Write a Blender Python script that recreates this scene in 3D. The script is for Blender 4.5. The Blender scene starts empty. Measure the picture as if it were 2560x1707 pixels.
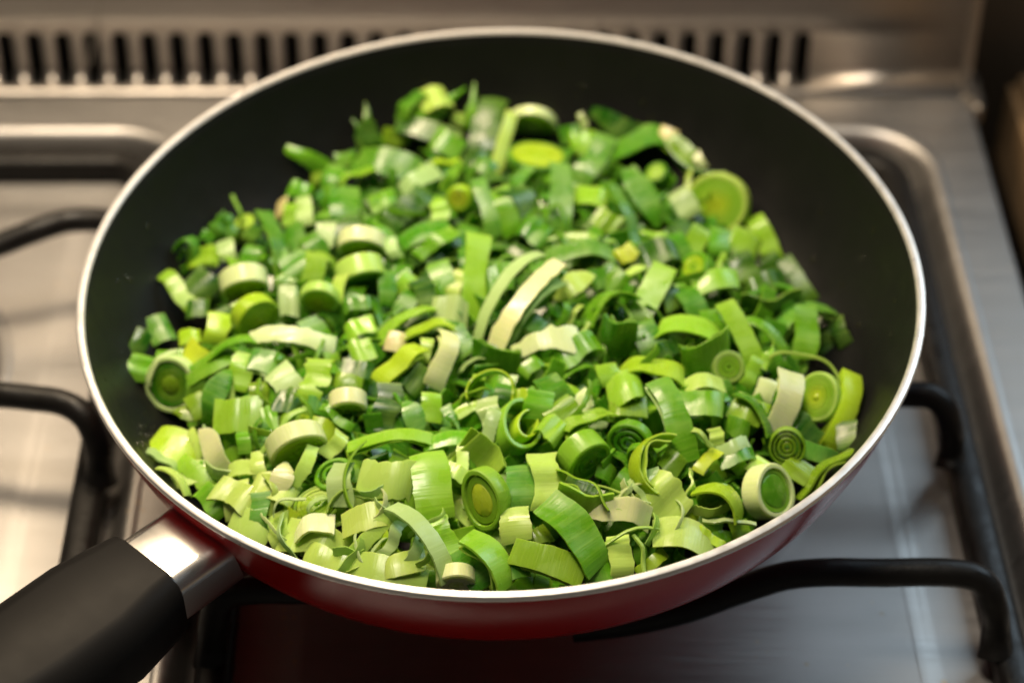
import bpy, bmesh, math, random
import numpy as np
from mathutils import Vector, Matrix
random.seed(11); rng = random.Random(5)
V = Vector; R = math.radians
scene = bpy.context.scene
col = scene.collection

# ------------------------------------------------------------------ camera
ZR = 0.095                                   # height of the pan rim centre above the recess floor
FPX, CX, CY = 5689.0, 1280.0, 853.5          # photograph pixels (2560 x 1707)
def basis(p, y, r):
    p, y, r = R(p), R(y), R(r)
    fw = V((math.sin(y)*math.cos(p), math.cos(y)*math.cos(p), -math.sin(p)))
    rt = fw.cross(V((0, 0, 1))).normalized(); up = rt.cross(fw)
    return fw, math.cos(r)*rt + math.sin(r)*up, math.cos(r)*up - math.sin(r)*rt
FW, RT, UP = basis(41.0, 1.5, 0.8)
CAM = V((0, 0, ZR)) - 0.75684*FW + 0.00391*RT - 0.02203*UP
cd = bpy.data.cameras.new('camera'); cam = bpy.data.objects.new('camera', cd); col.objects.link(cam)
cam.matrix_world = Matrix(((RT.x, UP.x, -FW.x, CAM.x), (RT.y, UP.y, -FW.y, CAM.y), (RT.z, UP.z, -FW.z, CAM.z), (0, 0, 0, 1)))
cd.lens = 80; cd.sensor_width = 36; cd.sensor_fit = 'HORIZONTAL'; cd.clip_start = 0.01; cd.clip_end = 50
cd.dof.use_dof = True; cd.dof.focus_distance = 0.685; cd.dof.aperture_fstop = 5.8
scene.camera = cam

def ray(px, py): return (FW + RT*((px-CX)/FPX) - UP*((py-CY)/FPX)).normalized()
def on_z(px, py, z):
    d = ray(px, py); return CAM + d*((z-CAM.z)/d.z)
def on_plane(px, py, p, n):
    d = ray(px, py); return CAM + d*((p-CAM).dot(n)/d.dot(n))
def to_px(P):
    d = P-CAM; z = d.dot(FW); return CX+FPX*d.dot(RT)/z, CY-FPX*d.dot(UP)/z

# ------------------------------------------------------------------ light
w = bpy.data.worlds.new('World'); scene.world = w; w.use_nodes = True
w.node_tree.nodes['Background'].inputs[0].default_value = (0.46, 0.43, 0.40, 1)
w.node_tree.nodes['Background'].inputs[1].default_value = 0.085
def area(name, loc, target, sx, sy, power, color):
    l = bpy.data.lights.new(name, 'AREA'); l.shape = 'RECTANGLE'; l.size = sx; l.size_y = sy
    l.energy = power; l.color = color
    o = bpy.data.objects.new(name, l); col.objects.link(o); o.location = loc
    o.rotation_euler = (V(target)-V(loc)).to_track_quat('-Z', 'Y').to_euler(); return o
area('hood_lamp', (-0.17, 0.19, 0.52), (-0.13, 0.02, 0.05), 0.30, 0.09, 3.1, (1.0, 0.79, 0.54))
area('fill_lamp', (-0.12, -0.04, 1.15), (0.0, 0.0, 0.05), 0.30, 0.30, 6.8, (1.0, 0.88, 0.72))  # added overhead fill that brightens the near side of the heap
area('window_light', (0.88, 0.60, 0.85), (0.10, 0.02, 0.05), 0.8, 0.7, 6.5, (0.68, 0.86, 1.0))
vs = scene.view_settings
vs.view_transform = 'Standard'; vs.look = 'None'; vs.exposure = 0.0; vs.gamma = 1.0; vs.use_curve_mapping = False
scene.render.engine = 'CYCLES'
scene.cycles.use_denoising = True
scene.cycles.max_bounces = 8

# ------------------------------------------------------------------ materials
def mat(name, color, rough=0.5, metal=0.0, spec=0.5, coat=0.0, bump=None, var=None, rvar=None, scale=(1, 1, 1), aniso=0.0):
    m = bpy.data.materials.new(name); m.use_nodes = True; nt = m.node_tree; N = nt.nodes; L = nt.links
    b = N['Principled BSDF']
    b.inputs['Base Color'].default_value = (*color, 1); b.inputs['Roughness'].default_value = rough
    b.inputs['Metallic'].default_value = metal; b.inputs['Specular IOR Level'].default_value = spec
    b.inputs['Coat Weight'].default_value = coat; b.inputs['Coat Roughness'].default_value = 0.12
    b.inputs['Anisotropic'].default_value = aniso
    tc = N.new('ShaderNodeTexCoord'); mp = N.new('ShaderNodeMapping'); mp.inputs['Scale'].default_value = scale
    L.new(tc.outputs['Object'], mp.inputs[0])
    def noise(sc, det=4):
        n = N.new('ShaderNodeTexNoise'); n.inputs['Scale'].default_value = sc; n.inputs['Detail'].default_value = det
        L.new(mp.outputs[0], n.inputs['Vector']); return n
    if var:
        n = noise(var[0]); mx = N.new('ShaderNodeMix'); mx.data_type = 'RGBA'
        mx.inputs['A'].default_value = (*color, 1); mx.inputs['B'].default_value = (*var[1], 1)
        rp = N.new('ShaderNodeMapRange'); rp.inputs[1].default_value = .35; rp.inputs[2].default_value = .7
        L.new(n.outputs[0], rp.inputs[0]); L.new(rp.outputs[0], mx.inputs['Factor']); L.new(mx.outputs['Result'], b.inputs['Base Color'])
    if rvar:
        n = noise(rvar[0], 6); rp = N.new('ShaderNodeMapRange'); rp.inputs[1].default_value = .3; rp.inputs[2].default_value = .7
        rp.inputs[3].default_value = rough-rvar[1]; rp.inputs[4].default_value = rough+rvar[1]
        L.new(n.outputs[0], rp.inputs[0]); L.new(rp.outputs[0], b.inputs['Roughness'])
    if bump:
        n = noise(bump[0], 3); bp = N.new('ShaderNodeBump'); bp.inputs['Strength'].default_value = bump[1]; bp.inputs['Distance'].default_value = bump[2]
        L.new(n.outputs[0], bp.inputs['Height']); L.new(bp.outputs[0], b.inputs['Normal'])
    return m
STEEL = mat('brushed_steel', (0.47, 0.455, 0.438), 0.46, 1.0, var=(6, (0.43, 0.416, 0.40)), rvar=(40, .05), bump=(140, .06, .0004), scale=(1, 14, 1))
def specks(m, sc, amount):
    nt = m.node_tree; N = nt.nodes; L = nt.links; b = N['Principled BSDF']
    tc = N.new('ShaderNodeTexCoord'); vo = N.new('ShaderNodeTexVoronoi'); vo.inputs['Scale'].default_value = sc; L.new(tc.outputs['Object'], vo.inputs['Vector'])
    ns = N.new('ShaderNodeTexNoise'); ns.inputs['Scale'].default_value = sc*.18; L.new(tc.outputs['Object'], ns.inputs['Vector'])
    th = N.new('ShaderNodeMapRange'); th.inputs[1].default_value = .52; th.inputs[2].default_value = .72; th.inputs[3].default_value = .0; th.inputs[4].default_value = .26; L.new(ns.outputs[0], th.inputs[0])
    lt_ = N.new('ShaderNodeMath'); lt_.operation = 'LESS_THAN'; L.new(vo.outputs['Distance'], lt_.inputs[0]); L.new(th.outputs[0], lt_.inputs[1])
    sc_ = N.new('ShaderNodeMath'); sc_.operation = 'MULTIPLY'; sc_.inputs[1].default_value = amount; L.new(lt_.outputs[0], sc_.inputs[0])
    inv = N.new('ShaderNodeMath'); inv.operation = 'SUBTRACT'; inv.inputs[0].default_value = 1.0; L.new(sc_.outputs[0], inv.inputs[1]); L.new(inv.outputs[0], b.inputs['Metallic'])
    old = b.inputs['Base Color'].links[0].from_socket; mx = N.new('ShaderNodeMix'); mx.data_type = 'RGBA'; mx.inputs['B'].default_value = (.55, .45, .30, 1)
    L.new(old, mx.inputs['A']); L.new(sc_.outputs[0], mx.inputs['Factor']); L.new(mx.outputs['Result'], b.inputs['Base Color'])
specks(STEEL, 210, .55)
STEEL2 = mat('splash_steel', (0.48, 0.45, 0.42), 0.40, 1.0, var=(5, (0.41, 0.38, 0.35)), rvar=(25, .05), bump=(40, .35, .0006), scale=(1, 1, 60))
IRON = mat('black_enamel', (0.010, 0.009, 0.008), 0.42, 0.0, 0.30, rvar=(150, .12), bump=(420, .35, .0005))
RED = mat('red_enamel', (0.48, 0.004, 0.004), 0.24, 0.0, 0.25, coat=0.0, var=(40, (0.42, 0.003, 0.003)), rvar=(30, .02))
NONSTICK = mat('nonstick_coating', (0.007, 0.007, 0.007), 0.46, 0.0, 0.28, rvar=(90, .06), bump=(1500, .08, .0002))
ALU = mat('bare_aluminium', (0.90, 0.87, 0.82), 0.36, 0.55, rvar=(160, .10))
CHROME = mat('polished_collar', (0.84, 0.82, 0.78), 0.24, 1.0, rvar=(60, .04))
PLASTIC = mat('black_plastic', (0.012, 0.011, 0.010), 0.42, 0.0, 0.08, rvar=(120, .02), bump=(2500, .08, .0001))
DARK = mat('shade_black', (0.006, 0.006, 0.006), 0.8)  # near-black standing in for shade behind the slots and below the side gap
WALLM = mat('grey_brown_wall', (0.10, 0.085, 0.068), 0.7, var=(8, (0.075, 0.062, 0.05)))
WOOD = mat('tan_worktop', (0.30, 0.20, 0.11), 0.45, var=(20, (0.22, 0.14, 0.07)), scale=(6, 1, 1))

def leek_material(name, sss, film=0.0, clear=0.0):
    m = bpy.data.materials.new(name); m.use_nodes = True; nt = m.node_tree; N = nt.nodes; L = nt.links
    b = N['Principled BSDF']
    oi = N.new('ShaderNodeObjectInfo')
    uv = N.new('ShaderNodeUVMap'); uv.uv_map = 'UVMap'
    sep = N.new('ShaderNodeSeparateXYZ'); L.new(uv.outputs[0], sep.inputs[0])
    # fibres: run across the cut width (v), vary along the strip (u)
    cmb = N.new('ShaderNodeCombineXYZ')
    mu = N.new('ShaderNodeMath'); mu.operation = 'MULTIPLY'; mu.inputs[1].default_value = 1.0; L.new(sep.outputs[0], mu.inputs[0])
    mv = N.new('ShaderNodeMath'); mv.operation = 'MULTIPLY'; mv.inputs[1].default_value = 0.06; L.new(sep.outputs[1], mv.inputs[0])
    rz = N.new('ShaderNodeMath'); rz.operation = 'MULTIPLY'; rz.inputs[1].default_value = 37.0; L.new(oi.outputs['Random'], rz.inputs[0])
    L.new(mu.outputs[0], cmb.inputs[0]); L.new(mv.outputs[0], cmb.inputs[1]); L.new(rz.outputs[0], cmb.inputs[2])
    fib = N.new('ShaderNodeTexNoise'); fib.inputs['Scale'].default_value = 1.15; fib.inputs['Detail'].default_value = 2.5; L.new(cmb.outputs[0], fib.inputs['Vector'])
    # slow blotches
    tc = N.new('ShaderNodeTexCoord')
    blo = N.new('ShaderNodeTexNoise'); blo.inputs['Scale'].default_value = 130; blo.inputs['Detail'].default_value = 2; L.new(tc.outputs['Object'], blo.inputs['Vector'])
    # second tone: pale version towards one end of the piece
    hsv = N.new('ShaderNodeMix'); hsv.data_type = 'RGBA'; L.new(oi.outputs['Color'], hsv.inputs['A'])
    pal = N.new('ShaderNodeMix'); pal.data_type = 'RGBA'; pal.inputs['Factor'].default_value = 0.42
    L.new(oi.outputs['Color'], pal.inputs['A']); pal.inputs['B'].default_value = (0.46, 0.68, 0.08, 1)
    L.new(pal.outputs['Result'], hsv.inputs['B'])
    f1 = N.new('ShaderNodeMapRange'); f1.inputs[1].default_value = .42; f1.inputs[2].default_value = .66; f1.inputs[3].default_value = 0; f1.inputs[4].default_value = .36
    L.new(fib.outputs[0], f1.inputs[0])
    f2 = N.new('ShaderNodeMapRange'); f2.inputs[1].default_value = .45; f2.inputs[2].default_value = .75; f2.inputs[3].default_value = 0; f2.inputs[4].default_value = .30
    L.new(blo.outputs[0], f2.inputs[0])
    ad = N.new('ShaderNodeMath'); ad.operation = 'ADD'; L.new(f1.outputs[0], ad.inputs[0]); L.new(f2.outputs[0], ad.inputs[1])
    # cut edges are paler (attribute surf: 0 outer skin, 1 inner skin, 2 cut edge)
    at = N.new('ShaderNodeAttribute'); at.attribute_name = 'surf'
    e = N.new('ShaderNodeMapRange'); e.inputs[1].default_value = 0; e.inputs[2].default_value = 2; e.inputs[3].default_value = 0; e.inputs[4].default_value = .30
    L.new(at.outputs['Fac'], e.inputs[0])
    ad2 = N.new('ShaderNodeMath'); ad2.operation = 'ADD'; ad2.use_clamp = True; L.new(ad.outputs[0], ad2.inputs[0]); L.new(e.outputs[0], ad2.inputs[1])
    gr_ = N.new('ShaderNodeAttribute'); gr_.attribute_name = 'drift'
    ad3 = N.new('ShaderNodeMath'); ad3.operation = 'ADD'; ad3.use_clamp = True; L.new(ad2.outputs[0], ad3.inputs[0]); L.new(gr_.outputs['Fac'], ad3.inputs[1])
    L.new(ad3.outputs[0], hsv.inputs['Factor'])
    L.new(hsv.outputs['Result'], b.inputs['Base Color'])
    b.inputs['Specular IOR Level'].default_value = 0.50
    rr = N.new('ShaderNodeMapRange'); rr.inputs[1].default_value = .35; rr.inputs[2].default_value = .65; rr.inputs[3].default_value = .13; rr.inputs[4].default_value = .46
    L.new(blo.outputs[0], rr.inputs[0]); L.new(rr.outputs[0], b.inputs['Roughness'])
    b.inputs['Subsurface Weight'].default_value = sss
    b.inputs['Subsurface Radius'].default_value = (0.9, 1.0, 0.35); b.inputs['Subsurface Scale'].default_value = 0.0022
    bp = N.new('ShaderNodeBump'); bp.inputs['Strength'].default_value = 0.28; bp.inputs['Distance'].default_value = 0.0004
    L.new(fib.outputs[0], bp.inputs['Height']); L.new(bp.outputs[0], b.inputs['Normal'])
    if film:
        out = N['Material Output']; tr = N.new('ShaderNodeBsdfTranslucent'); L.new(hsv.outputs['Result'], tr.inputs[0])
        m1 = N.new('ShaderNodeMixShader'); m1.inputs[0].default_value = film; L.new(b.outputs[0], m1.inputs[1]); L.new(tr.outputs[0], m1.inputs[2])
        tp = N.new('ShaderNodeBsdfTransparent'); tp.inputs[0].default_value = (.93, 1, .82, 1)
        m2 = N.new('ShaderNodeMixShader'); m2.inputs[0].default_value = clear; L.new(m1.outputs[0], m2.inputs[1]); L.new(tp.outputs[0], m2.inputs[2])
        L.new(m2.outputs[0], out.inputs['Surface'])
    return m
LEEK = leek_material('leek_flesh', 0.5)
FILM = leek_material('leek_film', 0.0, 0.26, 0.05)

# ------------------------------------------------------------------ mesh helpers
def mesh_obj(name, verts, faces, material, parent=None, smooth=True, sharp=40):
    me = bpy.data.meshes.new(name); me.from_pydata([tuple(v) for v in verts], [], faces); me.update()
    if smooth:
        me.polygons.foreach_set('use_smooth', [True]*len(me.polygons))
        me.set_sharp_from_angle(angle=R(sharp))
    me.materials.append(material)
    o = bpy.data.objects.new(name, me); col.objects.link(o)
    if parent: o.parent = parent
    return o
def bm_obj(name, bm, material, parent=None, smooth=True, sharp=40):
    bmesh.ops.recalc_face_normals(bm, faces=bm.faces)
    me = bpy.data.meshes.new(name); bm.to_mesh(me); bm.free()
    if smooth:
        me.polygons.foreach_set('use_smooth', [True]*len(me.polygons)); me.set_sharp_from_angle(angle=R(sharp))
    me.materials.append(material)
    o = bpy.data.objects.new(name, me); col.objects.link(o)
    if parent: o.parent = parent
    return o
def empty(name, loc=(0, 0, 0), label=None, cat=None, group=None):
    o = bpy.data.objects.new(name, None); col.objects.link(o); o.location = loc; o.empty_display_size = .01
    if label: o['label'] = label
    if cat: o['category'] = cat
    if group: o['group'] = group
    return o
def lathe(prof, n=128):
    vs_, fs = [], []
    for r, z in prof:
        for k in range(n):
            a = 2*math.pi*k/n; vs_.append((r*math.cos(a), r*math.sin(a), z))
    for i in range(len(prof)-1):
        for k in range(n):
            k2 = (k+1) % n; fs.append((i*n+k, i*n+k2, (i+1)*n+k2, (i+1)*n+k))
    return vs_, fs
def smooth_path(P, n=8, closed=False):
    P = [V(p) for p in P]; out = []; m = len(P)
    rngi = range(m) if closed else range(m-1)
    for i in rngi:
        p0 = P[(i-1) % m] if closed or i > 0 else P[0]; p1 = P[i]; p2 = P[(i+1) % m]
        p3 = P[(i+2) % m] if closed or i+2 < m else P[-1]
        for k in range(n):
            t = k/n; out.append(0.5*((2*p1)+(-p0+p2)*t+(2*p0-5*p1+4*p2-p3)*t*t+(-p0+3*p1-3*p2+p3)*t**3))
    if not closed: out.append(P[-1])
    return out
def tube(path, rad, n=12, cap=True, flat=None):
    """sweep of a round rod; rad may be a function of t"""
    m = len(path); vs_, fs = [], []
    up = V((0, 0, 1))
    for i, p in enumerate(path):
        t = (path[min(i+1, m-1)]-path[max(i-1, 0)]).normalized()
        ref = up if abs(t.dot(up)) < .95 else V((0, 1, 0))
        if i == 0: a = t.cross(ref).normalized()
        else: a = (a - t*a.dot(t)).normalized()
        b = t.cross(a); r = rad(i/(m-1)) if callable(rad) else rad
        for k in range(n):
            q = 2*math.pi*k/n; vs_.append(p + a*(r*math.cos(q)) + b*(r*math.sin(q)))
    for i in range(m-1):
        for k in range(n):
            k2 = (k+1) % n; fs.append((i*n+k, i*n+k2, (i+1)*n+k2, (i+1)*n+k))
    if cap: fs.append(tuple(range(n-1, -1, -1))); fs.append(tuple((m-1)*n+k for k in range(n)))
    return vs_, fs

# ------------------------------------------------------------------ the hob
ZL = 0.012                                         # height of the flat land round the recesses
y_back = on_z(1200, 226, ZL).y                     # foot of the back panel
xl = on_z(-900, 226, ZL).x
e1, e2 = on_z(2420, 250, ZL), on_z(2556, 770, ZL)  # right-hand edge of the sheet
sl = (e2.x-e1.x)/(e2.y-e1.y)*0.4
def x_edge(y): return (e1.x+e2.x)/2 + sl*(y-(e1.y+e2.y)/2)
y_front = -0.30
# recess outlines (outer lip line)
y_lip = on_z(200, 312, ZL).y
xr_right = on_z(2474, 851, ZL).x
xr_left = (on_z(378, 1660, ZL).x)
xl_right = (on_z(352, 1250, ZL).x)
def rrect(x0, x1, y0, y1, r, inset, n=10):
    x0 += inset; x1 -= inset; y0 += inset; y1 -= inset; r = max(r-inset, 0.004)
    out = []
    for cx_, cy_, a0 in ((x1-r, y1-r, 0), (x0+r, y1-r, 90), (x0+r, y0+r, 180), (x1-r, y0+r, 270)):
        for k in range(n+1):
            a = R(a0+90*k/n); out.append((cx_+r*math.cos(a), cy_+r*math.sin(a)))
    return out
REC_R = (xr_left, xr_right, -0.175, y_lip, 0.034)
wl = xr_right-xr_left
REC_L = (xl_right-wl, xl_right, -0.175, y_lip, 0.034)
PROF = [(0.0, ZL), (0.0012, ZL+.0006), (0.0032, ZL+.0007), (0.0050, ZL-.0002), (0.0064, ZL-.002), (0.0078, ZL-.005), (0.0092, 0.003), (0.0112, 0.0008), (0.0135, 0.0),
        (0.0400, 0.0), (0.0414, 0.0000), (0.0450, 0.0004), (0.0480, 0.0006), (0.0485, 0.0006)]
hob = empty('gas_hob', (0, 0, 0), 'stainless steel gas hob under the red frying pan', 'hob')
def to_rect(rec, n=10):
    """corner-arc points pushed out to the bounding rectangle, in the order of rrect()"""
    x0, x1, y0, y1, r = rec; out = []
    for cx_, cy_, a0 in ((x1-r, y1-r, 0), (x0+r, y1-r, 90), (x0+r, y0+r, 180), (x1-r, y0+r, 270)):
        for k in range(n+1):
            a = R(a0+90*k/n); c_, s_ = math.cos(a), math.sin(a); m = max(abs(c_), abs(s_)); out.append((cx_+r*c_/m, cy_+r*s_/m))
    return out
bm = bmesh.new()
def quad(p): bm.faces.new([bm.verts.new((x, y, ZL)) for x, y in p])
for rec in (REC_R, REC_L):
    A_, B_ = rrect(*rec, 0.0), to_rect(rec); n = len(A_)
    for i in range(n):
        j = (i+1) % n
        pts = [A_[i], A_[j], B_[j], B_[i]]
        if (V((*B_[i], 0))-V((*A_[i], 0))).length < 1e-6: pts = pts[:3]
        if (V((*B_[j], 0))-V((*A_[j], 0))).length < 1e-6: pts = [q for q in pts if q != B_[j]]
        if len(pts) >= 3: quad(pts)
ya, yb_ = REC_R[2], REC_R[3]
quad([(xl, yb_), (x_edge(yb_), yb_), (x_edge(y_back), y_back), (xl, y_back)])
quad([(xl, y_front), (x_edge(y_front), y_front), (x_edge(ya), ya), (xl, ya)])
quad([(xl, ya), (REC_L[0], ya), (REC_L[0], yb_), (xl, yb_)])
quad([(REC_L[1], ya), (REC_R[0], ya), (REC_R[0], yb_), (REC_L[1], yb_)])
quad([(REC_R[1], ya), (x_edge(ya), ya), (x_edge(yb_), yb_), (REC_R[1], yb_)])
# rolled edge and skirt down the right-hand side and the front
def skirt(p, q, nx, ny):
    prevv = None
    for d, z in ((0, 0), (.0010, -.0003), (.0018, -.0010), (.0022, -.0022), (.0022, -.03)):
        cur = [bm.verts.new((p[0]+nx*d, p[1]+ny*d, ZL+z)), bm.verts.new((q[0]+nx*d, q[1]+ny*d, ZL+z))]
        if prevv: bm.faces.new((prevv[0], prevv[1], cur[1], cur[0]))
        prevv = cur
skirt((x_edge(y_front), y_front), (x_edge(y_back), y_back), 1, 0); skirt((xl, y_front), (x_edge(y_front), y_front), 0, -1)
bm_obj('top_sheet', bm, STEEL, hob, sharp=50)
WELL_R = 0.082
wl_p = on_z(24, 935, .0026)
for rec in (REC_R, REC_L):
    bm = bmesh.new(); prev = None
    for d, z in PROF:
        cur = [bm.verts.new((x, y, z)) for x, y in rrect(*rec, d)]
        if prev:
            n = len(cur)
            for i in range(n): bm.faces.new((prev[i], prev[(i+1) % n], cur[(i+1) % n], cur[i]))
        prev = cur
    cxr, cyr = ((rec[0]+rec[1])/2, (rec[2]+rec[3])/2) if rec is REC_R else (wl_p.x-WELL_R, wl_p.y)
    poly = [(x-cxr, y-cyr) for x, y in rrect(*rec, PROF[-1][0])]
    m = 96; rings = [[]]
    for k in range(m):
        a = 2*math.pi*k/m; c_, s_ = math.cos(a), math.sin(a); best = 1e9
        for (x1_, y1_), (x2_, y2_) in zip(poly, poly[1:]+poly[:1]):
            den = c_*(y2_-y1_)-s_*(x2_-x1_)
            if abs(den) < 1e-12: continue
            t = (x1_*(y2_-y1_)-y1_*(x2_-x1_))/den; u = (x1_*s_-y1_*c_)/den
            if t > 0 and -1e-6 <= u <= 1+1e-6: best = min(best, t)
        rings[0].append(bm.verts.new((cxr+c_*(best+.006), cyr+s_*(best+.006), PROF[-1][1]-.0003)))
    for r_, z_ in ((WELL_R+.0005, .0006), (WELL_R, .0006), (WELL_R-.0012, .0007 if rec is REC_R else .0020), (WELL_R-.003, .0006 if rec is REC_R else .0018), (WELL_R-.006, .0008), (WELL_R-.012, -.001), (WELL_R-.03, -.0015), (.02, -.0015)):
        rings.append([bm.verts.new((cxr+r_*math.cos(2*math.pi*k/m), cyr+r_*math.sin(2*math.pi*k/m), z_)) for k in range(m)])
    for a_, b_ in zip(rings, rings[1:]):
        for k in range(m): bm.faces.new((a_[k], a_[(k+1) % m], b_[(k+1) % m], b_[k]))
    bm.faces.new(rings[-1])
    bm_obj('burner_recess', bm, STEEL, hob, sharp=60)

# back panel with the row of slots
s_lo, s_hi = on_z(27, 201, ZL+.001), on_z(1999, 201, ZL+.001)
pitch = (s_hi.x-s_lo.x)/28; hw = 0.0031
prof = [(-.0045, .0002), (-.0035, .0014), (-.0018, .0018), (-.0003, .0013), (.0007, .0010)]
slot_rows = [(.0010, .0011, 0), (.0014, .0013, .55), (.0020, .0016, .85), (.0030, .0021, 1), (.0048, .0032, 1), (.0063, .0048, 1), (.0071, .0066, 1), (.0074, .0090, 1), (.0076, .0140, 1),
             (.0078, .0222, 1), (.0078, .0236, .9), (.0079, .0245, .6), (.0079, .0249, 0)]
rows = [(a, b, None) for a, b in prof] + slot_rows + [(.0082, .034, None), (.009, .06, None), (.010, .12, None), (.010, .16, None)]
xs_slots = [s_lo.x + pitch*k for k in range(-14, 29)]
x_end = on_z(2394, 200, ZL+.001).x
bm = bmesh.new(); grid = []
for dy, dz, hwf in rows:
    line = [bm.verts.new((xl, y_back+dy, ZL+dz))]
    for xs in xs_slots:
        h = hw*(hwf if hwf is not None else 0); h = max(h, .00012)
        line += [bm.verts.new((xs-h, y_back+dy, ZL+dz)), bm.verts.new((xs+h, y_back+dy, ZL+dz))]
    line.append(bm.verts.new((x_end, y_back+dy, ZL+dz))); grid.append(line)
i0, i1 = len(prof), len(prof)+len(slot_rows)-1
for i in range(len(grid)-1):
    for j in range(len(grid[0])-1):
        if i0 <= i < i1 and j % 2 == 1: continue
        bm.faces.new((grid[i][j], grid[i][j+1], grid[i+1][j+1], grid[i+1][j]))
bp = bm_obj('slotted_back_panel', bm, STEEL2, hob, sharp=60)
so = bp.modifiers.new('solid', 'SOLIDIFY'); so.thickness = .0009; so.offset = -1 if False else 1
# black sheet whose colour stands in for the shade behind the slots
mesh_obj('vent_shade_sheet', [(xl, y_back+.020, ZL-.004), (x_end-.002, y_back+.020, ZL-.004), (x_end-.002, y_back+.020, ZL+.16), (xl, y_back+.020, ZL+.16),
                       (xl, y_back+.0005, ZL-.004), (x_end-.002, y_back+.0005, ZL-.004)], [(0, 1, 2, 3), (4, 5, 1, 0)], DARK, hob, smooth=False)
# folded end of the back panel and its corner tab
mesh_obj('end_fold', [(x_end+.0002, y_back-.001, ZL), (x_end+.004, y_back-.001, ZL), (x_end+.0045, y_back+.010, ZL+.16), (x_end+.0002, y_back+.010, ZL+.16),
                      (x_end+.0002, y_back+.03, ZL), (x_end+.004, y_back+.03, ZL), (x_end+.0045, y_back+.03, ZL+.16), (x_end+.0002, y_back+.03, ZL+.16)],
         [(0, 1, 2, 3), (1, 5, 6, 2), (4, 7, 6, 5), (0, 3, 7, 4)], STEEL2, hob, smooth=False)
bm = bmesh.new()
tabp = [on_z(px, py, ZL+.003) for px, py in ((2396, 160), (2426, 152), (2446, 200), (2462, 255), (2452, 268), (2436, 262), (2422, 232), (2402, 222))]
a_ = [bm.verts.new(p) for p in tabp]; b_ = [bm.verts.new((p.x, p.y, ZL-.006)) for p in tabp]
bm.faces.new(a_)
for i in range(len(a_)): bm.faces.new((a_[i], a_[(i+1) % len(a_)], b_[(i+1) % len(a_)], b_[i]))
bmesh.ops.bevel(bm, geom=[e for e in bm.edges if all(v.co.z > ZL for v in e.verts)], offset=.0012, segments=3, affect='EDGES')
bm_obj('corner_tab', bm, STEEL2, hob)

th_ = smooth_path([V((on_plane(x, y, V((0, y_back+.004, 0)), V((0, 1, 0))))) for x, y in ((262, -60), (248, 20), (240, 80), (222, 165))], 6)
v, f = tube(th_, .0004, 6); th_o = mesh_obj('thread', v, f, mat('pale_thread', (.35, .32, .28), .6))
th_o['label'] = 'thin pale thread hanging down in front of the slotted back panel'; th_o['category'] = 'thread'
# what shows beyond the hob
def structure(o): o['kind'] = 'structure'; return o
def box_obj(name, lo, hi, m, bev=.002):
    bm = bmesh.new(); bmesh.ops.create_cube(bm, size=1)
    for v in bm.verts: v.co = V([lo[i] if v.co[i] < 0 else hi[i] for i in range(3)])
    if bev: bmesh.ops.bevel(bm, geom=bm.edges[:], offset=bev, segments=3, affect='EDGES')
    return bm_obj(name, bm, m)
gap_x = on_z(2600, 420, 0.0).x
structure(box_obj('worktop', (gap_x, y_front-.1, -.05), (gap_x+.6, y_back+.035, 0.0), WOOD, .006))
structure(box_obj('wall', (xl, y_back+.05, -.2), (gap_x+.6, y_back+.09, .2), WALLM, 0))
structure(box_obj('cabinet_base', (xl, y_front-.1, -.14), (gap_x+.6, y_back+.049, -.12), DARK, 0))

# ------------------------------------------------------------------ pan supports
def pan_support(rec, label, fingers):
    cxr, cyr = (rec[0]+rec[1])/2, (rec[2]+rec[3])/2
    g = empty('pan_support', (cxr, cyr, 0), label, 'pan support', 'black wire pan supports on the hob')
    off = V((cxr, cyr, 0))
    # frame: a rounded rectangle of flat black bar standing in the channel
    bm = bmesh.new(); rings = []
    for d, z in ((.0138, .0006), (.0138, .0090), (.0148, .0106), (.0168, .0114), (.0220, .0114), (.0243, .0106), (.0253, .0090), (.0253, .0006)):
        rings.append([bm.verts.new((x-cxr, y-cyr, z)) for x, y in rrect(*rec, d)])
    n = len(rings[0])
    for a, b in zip(rings, rings[1:]+rings[:1]):
        for i in range(n): bm.faces.new((a[i], a[(i+1) % n], b[(i+1) % n], b[i]))
    bm_obj('frame', bm, IRON, g, sharp=50)
    for path in fingers:
        p = smooth_path([V(q)-off for q in path], 7)
        v, f = tube(p, lambda t: .0047 + .0014*max(0, 1-t*7), 14); mesh_obj('finger', v, f, IRON, g)
    return g
ZF = 0.0365
def fing(pxs, foot):
    """pixel path at rod height; the last points drop to the frame"""
    out = [on_z(x, y, z) for x, y, z in pxs]; return out
right_f = [fing([(2376, 1166, .008), (2378, 1128, .013), (2379, 1070, .0245), (2362, 1018, .0335), (2325, 990, ZF), (2268, 986, ZF), (2150, 985, ZF), (1990, 990, .033), (1850, 1000, .026)], 0),
           fing([(2490, 1640, .008), (2490, 1590, .014), (2486, 1520, .0255), (2455, 1453, .034), (2372, 1431, ZF), (2200, 1431, ZF), (2063, 1430, ZF), (1960, 1440, .034), (1857, 1472, .030), (1703, 1525, .025), (1560, 1555, .022), (1430, 1570, .020)], 0),
           fing([(528, 1660, .008), (528, 1615, .014), (535, 1545, .0255), (562, 1490, .034), (640, 1474, ZF), (760, 1474, ZF), (880, 1474, ZF), (980, 1484, .033), (1080, 1500, .025)], 0)]
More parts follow.
